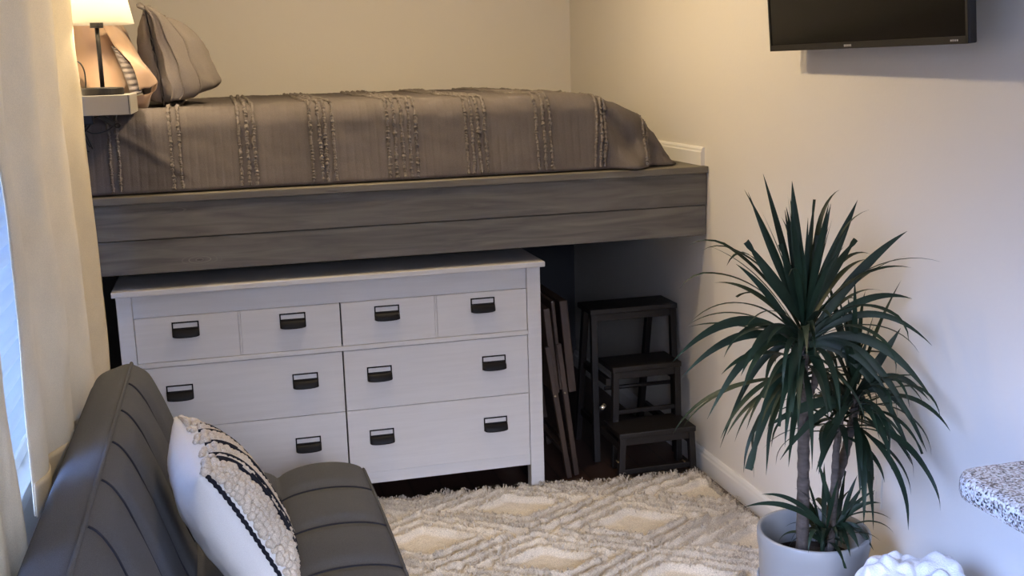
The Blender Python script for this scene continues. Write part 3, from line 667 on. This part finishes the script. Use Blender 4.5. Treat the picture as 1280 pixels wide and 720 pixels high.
for k in range(5200):        # fringe round the edge
    side = rng.random()
    if side < .62: p = rxy(rng.random()*RW, rng.uniform(-.002, .02)); base = -RV
    else: p = rxy(rng.uniform(0, .012), rng.random()*RL); base = -RU*.4
    clump = .5 + .8*N3(p.x*22, p.y*22, 3)
    a = math.atan2(base.y, base.x) + rng.gauss(0, .7); blade(p + V((0, 0, .010)), V((math.cos(a), math.sin(a), 0)), rng.uniform(.018, .034)*max(.35, clump + .3), .0018, rng.uniform(.1, .85))
for v_ in vs_: v_.x = min(v_.x, -.017)
mb.add(vs_, fs_); o = obj('shag_pile', mb, 'pile', ru, smooth=False); o['kind'] = 'stuff'

# ------------------------------------------------------------------ sofa
YS0, YS1 = -4.05, -2.18
so = empty('futon_sofa', (-1.7, (YS0+YS1)/2, 0), 'charcoal tweed futon sofa with channel-tufted back and seat', 'sofa')
BSE = [-2.475 - .228*k for k in range(7)]; SSE = [-2.41 - .252*k for k in range(7)]
BP = [(-1.985, .40), (-2.035, .55), (-2.072, .69), (-2.060, .735), (-2.038, .762), (-2.000, .776), (-1.962, .783), (-1.925, .752), (-1.898, .690), (-1.868, .60), (-1.838, .50), (-1.815, .425), (-1.85, .38), (-1.93, .37)]
def seamdip(y, seams, wd): return max(math.exp(-((y - s_)/wd)**2) for s_ in seams)
def back(u, v):
    y = lerp(-4.02, -2.262, v); p = poly([V((a, 0, b)) for a, b in BP + BP[:1]], u)
    k = u*len(BP)
    puff = smooth01((k - 6.3)/.9)*smooth01((11.2 - k)/.6)
    cx, cz = -1.95, .57; nx, nz = p.x - cx, (p.z - cz)*.6; l = math.hypot(nx, nz) or 1
    off = puff*(-.014*seamdip(y, BSE, .030) + .007)
    endr = smooth01((y + 2.262)/-.02 + 0.0) if y > -2.29 else 1
    sc = lerp(.90, 1, endr)
    return V((cx + (p.x + nx/l*off - cx)*sc, y, cz + (p.z + nz/l*off - cz)*sc))
mb = MB(); nu = 90; mb.grid(back, nu, 330, wrap_u=True)
mb.f += [tuple(range(nu-1, -1, -1)), tuple(range(329*nu, 330*nu))]; mb.mi += [0, 0]
bo = obj('backrest', mb, 'sofa', so, smooth=True)
mb = MB()
def bpt(k, y, lift=.002):
    v = (y + 4.02)/(4.02 - 2.262); p = back(k/len(BP), v); c = V((-1.95, y, .57)); return p + (p - c).normalized()*lift
mb.tube([bpt(6.05, lerp(-4.0, -2.266, i/80), .003) for i in range(81)], .005, 8); obj('piping', mb, 'sofa', bo, smooth=True)
for ys_ in BSE:
    mb = MB(); mb.tube([bpt(6.2 + 4.6*i/30, ys_, .0015) for i in range(31)], .0028, 6); obj('stitching', mb, 'thread', bo, smooth=True)
mb = MB(); mb.tube([bpt(k_, -2.268, -.002) for k_ in [6 + 5*i/24 for i in range(25)]], .004, 8); obj('end_piping', mb, 'sofa', bo, smooth=True)
XC = -1.603
def seat(u, v):
    """closed cross-section: top from the front edge back, then underside"""
    y = lerp(-4.02, -2.165, v)
    xf = -1.352 - .012*((y + 2.9)/.8)**2
    if u < .62:
        t = u/.62; x = lerp(xf, -1.835, t)
        e1 = max(0, 1 - ((x - (xf + XC)/2)/((xf - XC)/2))**2) if x > XC else max(0, 1 - ((x - (XC - 1.80)/2)/((XC + 1.80)/2))**2)
        z = .395 + .034*e1**.55
        z -= .012*seamdip(y, SSE, .03)*e1**.4 - .004*e1
        z -= .055*smooth01((y + 2.26)/.10)**2
    else:
        t = (u - .62)/.38
        if t < .12: x, z = -1.835, lerp(.37, .30, t/.12)
        elif t < .82: x, z = lerp(-1.835, xf - .03, (t - .12)/.70), .27
        else: x, z = lerp(xf - .03, xf + .012*math.sin(PI*(t - .82)/.18), min(1, (t - .82)/.10)), lerp(.275, .385, (t - .82)/.18)
    return V((x, y, z))
mb = MB(); nu = 100; mb.grid(seat, nu, 340, wrap_u=True)
mb.f += [tuple(range(nu-1, -1, -1)), tuple(range(339*nu, 340*nu))]; mb.mi += [0, 0]
se = obj('seat_cushion', mb, 'sofa', so, smooth=True)
def spt(x, y, lift=.0015):
    xf = -1.352 - .012*((y + 2.9)/.8)**2; u = .62*(x - xf)/(-1.835 - xf); p = seat(min(max(u, 0), .6199), (y + 4.02)/(4.02 - 2.165)); p.z += lift; return p
for ys_ in SSE:
    mb = MB(); mb.tube([spt(lerp(-1.356, -1.80, i/50), ys_) for i in range(51)], .0024, 6); obj('stitching', mb, 'thread', se, smooth=True)
mb = MB(); mb.tube([spt(XC, lerp(-4.0, -2.18, i/90), .002) for i in range(91)], .0018, 6); obj('stitching', mb, 'thread', se, smooth=True)
mb = MB(); mb.tube([spt(-1.352 - .012*((y+2.9)/.8)**2, y, .003) for y in [lerp(-4.0, -2.17, i/90) for i in range(91)]], .005, 8); obj('piping', mb, 'sofa', se, smooth=True)
mb = MB(); mb.box((-1.96, -4.0, .30), (-1.84, -2.30, .37)); mb.box((-1.80, -3.95, .235), (-1.42, -2.25, .275)); obj('frame', mb, 'black_metal', so)
for xx in (-1.90, -1.44):
    for yy in (-3.85, -2.38):
        mb = MB(); mb.tube([(xx, yy, .29 if xx < -1.8 else .25), (xx + (.0), yy, .001)], [.022, .015], 14); obj('leg', mb, 'black_metal', so, smooth=True)

# ------------------------------------------------------------------ cushion on the sofa
TF, TN, BN = V((-1.83, -2.76, .757)), V((-1.775, -3.13, .752)), V((-1.625, -3.115, .447))
ex = (TN - TF); ey = (BN - TN); cen = TF + ex/2 + ey/2
cu = empty('throw_pillow', (cen.x, cen.y, .43), 'square off-white throw pillow with cream tufts and black woven stripes', 'cushion')
PM = frame(cen, ex, -ey)        # local x: far to near, y: up, z: towards the front of the sofa or the back
if PM.to_3x3().col[2].x < 0: PM = frame(cen, -ex, -ey)
A_, B_ = ex.length/2*1.08, ey.length/2*1.06
FRONT = 1
mb = pillow_mesh(A_, B_, .085, PM, 21, power=.55, wr=.004, pinch=.07)
cb = obj('cover', mb, 'cream_cloth', cu, smooth=True)
def cface(x, y, lift):
    e = max(0, 1 - abs(x)**2.6)*max(0, 1 - abs(y)**2.6); t = .085*e**.55
    return PM @ V((A_*x - A_*.07*math.copysign(abs(x)**6, x)*(1-y*y), B_*y - B_*.07*math.copysign(abs(y)**6, y)*(1-x*x), t + .004 + lift))
mb = MB(); rg = random.Random(11); mbk = MB()
NEAR = 1 if (PM.to_3x3().col[0].y < 0) else -1
rows_n = 34; far = -NEAR
for j in range(rows_n):
    t_ = j/(rows_n-1); xx = lerp(NEAR*.93, far*.95, t_)
    if j in (6, 7, 9, 15, 16, 23, 27):
        if j in (6, 9, 15, 23): seg = [(0, 40)]
        else: seg = [(1, 7), (10, 18), (22, 27)]
        for a_, b_ in seg: mbk.tube([cface(xx + .010*N3(i*.4, j), lerp(.97, -.97, i/40), .0085) for i in range(a_, b_ + 1)], .0036, 6)
        continue
    big = 1.25 if j < 6 else 1; m = int(38/big)
    for i in range(m):
        yy = lerp(.98, -.98, (i + rg.uniform(-.3, .3))/(m-1))
        if abs(yy) > .99: continue
        mb.sphere(cface(xx + rg.uniform(-.012, .012), yy, .003), rg.uniform(.0062, .0098)*big, 6, 5, sc=(1, 1, rg.uniform(.7, 1.2)))
obj('tufting', mb, 'tuft_yarn', cu, smooth=True)
mbk2 = MB(); mbk2.tube([cface(NEAR*.985, lerp(.96, -.97, i/60), .004 + .0015*math.sin(i*2.2)) for i in range(61)], .0046, 6)
obj('black_stripes', mbk, 'black_yarn', cu, smooth=True)
obj('edge_braid', mbk2, 'black_yarn', cu, smooth=True)

# ------------------------------------------------------------------ potted dracaena
PC = V((PC0[0], PC0[1], .004))
pl = empty('potted_dracaena', (PC.x, PC.y, .02), 'tall dracaena with spiky dark leaves in a pale blue-grey pot against the wall', 'potted plant')
mb = MB(); R_ = .143
mb.lathe([(0, .032), (.118, .032), (.124, .04), (.132, .12), (.139, .27), (.143, .285), (.1445, .318), (.141, .323), (.134, .321), (.131, .30), (.125, .20), (.118, .14), (0, .14)], PC, 64)
obj('pot', mb, 'pot', pl, smooth=True)
mb = MB()
for k in range(46):
    a = 2*PI*k/46; mb.tube([PC + V((math.cos(a)*r, math.sin(a)*r, z)) for r, z in ((.1335, .05), (.136, .10), (.1395, .19))], .0028, 5)
obj('pot_ribbing', mb, 'pot', pl, smooth=True)
mb = MB(); mb.lathe([(.112, .145), (.117, .235), (.1185, .236), (.116, .225)], PC, 48)
mb.lathe([(.0, .222), (.116, .222)], PC, 32); obj('soil', mb, ['soil'], pl)
def trunk(pts, r):
    mb = MB(); n = 60; cs = [poly([V(p) for p in pts], i/n) for i in range(n+1)]
    mb.tube(cs, [r*(1.12 - .25*i/n)*(1 + .07*math.sin(i*1.7) + .08*N3(i*.3, r*100)) for i in range(n+1)], 12); obj('trunk', mb, 'bark', pl, smooth=True)
T1 = [(-.306, -2.87, .215), (-.308, -2.87, .45), (-.312, -2.87, .62), (-.318, -2.87, .76), (-.318, -2.87, .87)]
T2 = [(-.232, -2.87, .215), (-.215, -2.86, .40), (-.185, -2.86, .52), (-.170, -2.87, .62), (-.165, -2.87, .68)]
T3 = [(-.245, -2.90, .215), (-.232, -2.89, .38), (-.222, -2.88, .54), (-.205, -2.87, .63)]
trunk(T1, .0150); trunk(T2, .0120); trunk(T3, .0095)
mb = MB(); mb.sphere((-.309, -2.87, .705), .024, 12, 8, sc=(1, 1, .7)); mb.tube([(-.300, -2.87, .70), (-.285, -2.872, .72), (-.281, -2.872, .775), (-.284, -2.872, .785)], [.010, .010, .009, .003], 8); obj('trunk_stub', mb, 'bark', pl, smooth=True)
lrng = random.Random(23)
def leaf(mb, base, az, el, L_, wd, droop, twist=0, cut=False, kink=None):
    """sword leaf with a folded midrib, bending down along its length"""
    p = V(base); n = 16; e = el; rows_ = []
    for i in range(n+1):
        t = i/n; d = V((math.cos(az)*math.cos(e), math.sin(az)*math.cos(e), math.sin(e)))
        side = V((-math.sin(az), math.cos(az), 0)); side = (Matrix.Rotation(twist*t, 3, d) @ side)
        nrm = d.cross(side)
        w_ = wd*(.55 + 1.3*t if t < .25 else (.875 + .25*(t-.25)/.2 if t < .45 else 1.125*(1 - ((t-.45)/.55)**1.7)))
        if cut and t > .93: w_ = max(w_, wd*.55)
        w_ = max(w_, .0006)
        if t == 1 and not cut: w_ = .0003
        rows_.append([p + side*w_/2 + nrm*w_*.13, p.copy(), p - side*w_/2 + nrm*w_*.13])
        e -= droop/n*(.35 + 1.3*t); e = max(e, -1.45)
        if kink and t > kink: e -= .18
        p = p + d*(L_/n)
    if max(q_.x for r_ in rows_ for q_ in r_) > -.012: return False
    if any(r_[1].z < .335 and .112 < math.hypot(r_[1].x - PC.x, r_[1].y - PC.y) < .165 for r_ in rows_): return False
    mb.add([q_ for r_ in rows_ for q_ in r_], [(i*3 + k, i*3 + k + 1, i*3 + k + 4, i*3 + k + 3) for i in range(n) for k in (0, 1)])
    return True
def crown(c, n, lmin, lmax, wd, el0, el1, zspan, label=None, squash=1.0):
    mb = MB(); made = 0; k = 0
    while made < n and k < n*12:
        k += 1; t = (made + .5)/n
        az = made*2.39996 + lrng.gauss(0, .25) + (k*.7 if k > made + 1 else 0)
        el = lerp(el0, el1, t**.85) + lrng.gauss(0, .10)
        L_ = lrng.uniform(lmin, lmax)*(1 if t > .12 else .9)
        b = V(c) + V((math.cos(az)*.008, math.sin(az)*.008, -zspan*t))
        dr_ = lrng.uniform(.3, 1.8) + .7*t if t > .15 else lrng.uniform(0, .25)
        if leaf(mb, b, az, el, L_, wd*lrng.uniform(.75, 1.15), dr_, lrng.uniform(-.8, .8), cut=(lrng.random() < .1), kink=(lrng.uniform(.5, .75) if lrng.random() < .15 else None)): made += 1
    return mb
def aim(mb, base, px, depth_y, wd, arch=.10, cut=False, n=18):
    """a leaf whose tip lands at a point of the place seen in the photo"""
    b = V(base); tip = on(*px, 1, depth_y); tip.x = min(tip.x, -.02)
    mid = (b + tip)/2 + V((0, 0, arch)); rows_ = []
    for i in range(n+1):
        t = i/n; p = b*(1-t)**2 + mid*2*t*(1-t) + tip*t*t; d = ((mid - b)*(1-t) + (tip - mid)*t).normalized()
        side = d.cross(V((.35, 1, .2))).cross(d); side = d.cross(V((-.3, -1, .35))).normalized(); nrm = d.cross(side)
        w_ = wd*(.6 + 1.2*t if t < .25 else (.9 + .2*(t-.25)/.2 if t < .45 else 1.1*(1 - ((t-.45)/.55)**1.8)))
        if cut and t > .9: w_ = max(w_, wd*.6)
        w_ = max(w_, .0004)
        q3 = [p + side*w_/2 + nrm*w_*.13, p.copy(), p - side*w_/2 + nrm*w_*.13]
        for q_ in q3: q_.x = min(q_.x, -.012)
        rows_.append(q3)
    mb.add([q_ for r_ in rows_ for q_ in r_], [(i*3 + k, i*3 + k + 1, i*3 + k + 4, i*3 + k + 3) for i in range(n) for k in (0, 1)])
C1 = V((-.318, -2.87, .905))
mb = crown(C1, 104, .27, .41, .0160, 1.45, -.12, .18)
for px, dy_, wd, ar, ct in (((990, 226), -2.86, .027, 0, 0), ((1072, 250), -2.84, .026, .0, 0), ((1134, 289), -2.90, .024, .07, 0), ((935, 240), -2.86, .014, -.02, 0), ((933, 302), -2.90, .026, .0, 1),
        ((976, 305), -2.90, .022, 0, 1), ((1022, 294), -2.85, .020, 0, 1), ((981, 262), -2.82, .014, 0, 0), ((1018, 256), -2.80, .010, 0, 0), ((1010, 272), -2.88, .010, 0, 0), ((1070, 299), -2.82, .022, .02, 1),
        ((1146, 373), -2.88, .018, .11, 0), ((841, 452), -2.98, .022, .17, 0), ((852, 472), -2.90, .020, .14, 0), ((884, 524), -2.95, .022, .17, 0), ((936, 587), -3.05, .030, .12, 1), ((920, 330), -2.9, .016, .05, 0),
        ((900, 560), -2.75, .016, .20, 0), ((1165, 432), -3.0, .016, .17, 0), ((1112, 495), -3.02, .020, .12, 0), ((1140, 570), -3.0, .024, .2, 0), ((1168, 503), -3.02, .024, .18, 0), ((1155, 560), -3.05, .020, .22, 0), ((926, 470), -3.1, .024, .16, 0), ((985, 500), -3.1, .024, .10, 0), ((1040, 520), -3.1, .024, .10, 0)):
    aim(mb, C1 + V((0, 0, -.02 if ar < .05 else -.09)), px, dy_, wd, ar, bool(ct))
obj('foliage', mb, 'leaf', pl, smooth=True)
C2 = V((-.168, -2.87, .72))
mb = crown(C2, 56, .22, .34, .016, 1.45, -.25, .13)
for px, dy_, wd, ar, ct in (((1126, 410), -2.88, .022, 0, 0), ((1141, 582), -2.95, .016, .06, 0), ((975, 575), -2.95, .018, .07, 0), ((960, 533), -2.98, .024, .04, 0), ((1112, 530), -2.95, .026, .02, 1), ((1170, 500), -2.97, .018, .12, 0), ((1160, 565), -2.97, .018, .16, 0), ((1020, 590), -3.0, .02, .06, 0)):
    aim(mb, C2 + V((0, 0, -.05)), px, dy_, wd, ar, bool(ct))
obj('foliage', mb, 'leaf', pl, smooth=True)
mb = crown(V((-.215, -2.875, .66)), 24, .16, .26, .016, 1.35, -.1, .08); obj('foliage', mb, 'leaf', pl, smooth=True)
C3 = V((-.262, -2.90, .335)); mb = crown(C3, 24, .12, .20, .013, 1.45, .15, .05)
C4 = V((-.225, -2.90, .335)); m2 = crown(C4, 20, .12, .19, .014, 1.4, .05, .05); mb.add(m2.v, m2.f)
for px, dy_, wd, ar, ct in (((930, 634), -2.93, .013, .07, 0), ((1078, 608), -2.90, .014, 0, 0), ((1082, 627), -2.92, .014, .02, 0), ((1092, 688), -2.98, .015, .07, 0), ((1074, 686), -3.0, .017, .06, 0), ((1063, 696), -3.02, .014, .06, 0), ((952, 618), -2.9, .011, .06, 0), ((1101, 629), -2.9, .010, .05, 0), ((1094, 613), -2.9, .009, .03, 0), ((1022, 576), -2.88, .012, .02, 0), ((1046, 566), -2.88, .013, 0, 0)):
    aim(mb, C3.lerp(C4, .2 if px[0] < 1000 else .9), px, dy_, wd, ar, bool(ct))
obj('foliage', mb, 'leaf', pl, smooth=True)
for c_, n_ in ((C3, 2), (C4, 1)):
    mb = MB(); mb.tube([(c_.x - .002, c_.y + .01, .215), (c_.x, c_.y, .33)], .006, 8); obj('stem', mb, 'leaf', pl, smooth=True)

# ------------------------------------------------------------------ television
TB = on(963.2, 64.4, 0, -.09); TE = on(1210.5, 54.5, 0, -.115)
tx = (TE - TB); TWD = tx.length; tx.normalize(); th = math.radians(4.7)
nrm = V((0, 0, 1)).cross(tx).normalized()
if nrm.x > 0: nrm = -nrm
tup = (V((0, 0, 1))*math.cos(th) + nrm*math.sin(th)).normalized(); tn = tx.cross(tup).normalized()
if tn.x > 0: tn = -tn
TM = Matrix(((tx.x, tup.x, tn.x, TB.x), (tx.y, tup.y, tn.y, TB.y), (tx.z, tup.z, tn.z, TB.z), (0, 0, 0, 1)))
tv = empty('television', (-.08, (TB.y+TE.y)/2, 1.6), 'black flat-screen television mounted on the right wall', 'television')
def tbox(a, b, name, m, bevel=0, par=None, label=None):
    mb = MB(); mb.box(a, b); mb.v = [tuple(TM @ V(p)) for p in mb.v]; return obj(name, mb, m, par or tv, bevel=bevel, label=label)
THT = TWD*.565
tbox((0, 0, -.022), (TWD, THT, -.002), 'housing', 'black_plastic', .003)
tbox((.008, .017, -.002), (TWD-.008, THT-.008, -.0012), 'screen', 'screen')
mb = MB()
for a, b in (((0, 0, -.002), (TWD, .016, .001)), ((0, THT-.008, -.002), (TWD, THT, .001)), ((0, 0, -.002), (.008, THT, .001)), ((TWD-.008, 0, -.002), (TWD, THT, .001))): mb.box(a, b)
mb.v = [tuple(TM @ V(p)) for p in mb.v]; obj('bezel', mb, 'black_plastic', tv)
tbox((TWD*.12, .05, -.034), (TWD*.88, THT*.62, -.0222), 'rear_case', 'black_plastic', .01)
mb = MB()
for k in range(5): mb.box((.425 + .0075*k, .005, .001), (.4305 + .0075*k, .0105, .0014))
mb.v = [tuple(TM @ V(p)) for p in mb.v]; obj('emblem', mb, 'mark', tv)
mb = MB()
for k in range(4): mb.box((TWD-.062 + .0075*k, .006, .001), (TWD-.057 + .0075*k, .010, .0014))
mb.v = [tuple(TM @ V(p)) for p in mb.v]; obj('emblem', mb, 'mark', tv)
mb = MB(); mb.box((-.02, -2.95, 1.70), (-.0005, -2.55, 1.92)); c_ = TM @ V((TWD*.5, .25, -.035)); mb.beam((-.02, c_.y, c_.z), (c_.x, c_.y, c_.z), .06, .12, up=V((0, 0, 1))); obj('wall_mount', mb, 'black_metal', tv)

# ------------------------------------------------------------------ counter, blanket, outlet
ct = empty('kitchen_counter', (-.3, -4.5, 0), 'speckled granite counter end jutting in at the right edge', 'counter')
GX, GY0, GZ = -.645, -3.885, .905
mb = MB(); ol = []
cr = .05
for a in [k*PI/2/8 for k in range(9)]: ol.append((GX + cr - cr*math.sin(a) , GY0 - cr + cr*math.cos(a)))
ol = [(-.001, GY0)] + ol + [(GX, -4.95), (-.001, -4.95)]
n = len(ol); mb.add([(x, y, GZ-.040) for x, y in ol] + [(x, y, GZ) for x, y in ol], [(i, (i+1) % n, n + (i+1) % n, n + i) for i in range(n)] + [tuple(range(n-1, -1, -1)), tuple(range(n, 2*n))])
obj('countertop', mb, 'granite', ct, bevel=.012, smooth=False)
mb = MB(); mb.box((-.60, -4.93, .08), (-.001, -4.30, GZ-.0405)); mb.box((-.55, -4.93, .0), (-.001, -4.36, .08)); obj('cabinet', mb, 'white_wood', ct)
mb = MB(); mb.box((-.618, -4.90, .11), (-.601, -4.33, GZ-.09)); cdoor = obj('door', mb, 'white_wood', ct, bevel=.003)
mb = MB(); mb.tube([(-.635, -4.40, .55), (-.635, -4.40, .67)], .006); mb.tube([(-.619, -4.40, .56), (-.635, -4.40, .56)], .005); mb.tube([(-.619, -4.40, .66), (-.635, -4.40, .66)], .005); obj('handle', mb, 'steel', cdoor)
BC = V((-.215, -3.24, 0))
mb = MB()
def bfn(u, v):
    a = 2*PI*u; k = v*7; i = min(6, int(k)); f = k - i
    rs = [.001, .045, .085, .115, .14, .155, .165, .17]; zs = [.385, .383, .375, .352, .30, .20, .09, .032]
    r = lerp(rs[i], rs[i+1], f); z = lerp(zs[i], zs[i+1], f)
    x, y = math.cos(a)*r, math.sin(a)*r
    fold = .020*N3(x*11 + 3, y*11, z*8) + .024*abs(N3(x*24, y*24 + 5, z*14)) - .016*abs(N3(x*16 + 7, y*16, z*9))
    k_ = 1 + fold*3.0*min(1, v*3)
    z2 = z + (fold*1.3 if z > .05 else 0)
    return V((min(BC.x + x*k_, -.018), BC.y + y*k_, max(.002, z2)))
mb.grid(bfn, 120, 80, wrap_u=True)
tag(obj('white_blanket', mb, 'blanket', smooth=True), 'crumpled white plush blanket heaped beside the plant pot', 'blanket')
oc = on(1094, 607, 0, 0); ou = empty('wall_outlet', (0, oc.y, oc.z), 'off-white wall outlet half hidden behind the plant', 'outlet')
mb = MB(); mb.box((-.006, oc.y-.036, oc.z-.058), (-.0003, oc.y+.036, oc.z+.058)); obj('cover_plate', mb, 'outlet', ou, bevel=.002)
for dz in (-.022, .022):
    mb = MB(); mb.box((-.0085, oc.y-.017, oc.z+dz-.014), (-.006, oc.y+.017, oc.z+dz+.014)); so_ = obj('socket_face', mb, 'outlet', ou, bevel=.003)
    mb = MB()
    for dy in (-.006, .006): mb.box((-.0089, oc.y+dy-.001, oc.z+dz-.002), (-.0084, oc.y+dy+.001, oc.z+dz+.007))
    obj('slot', mb, 'black_plastic', so_)
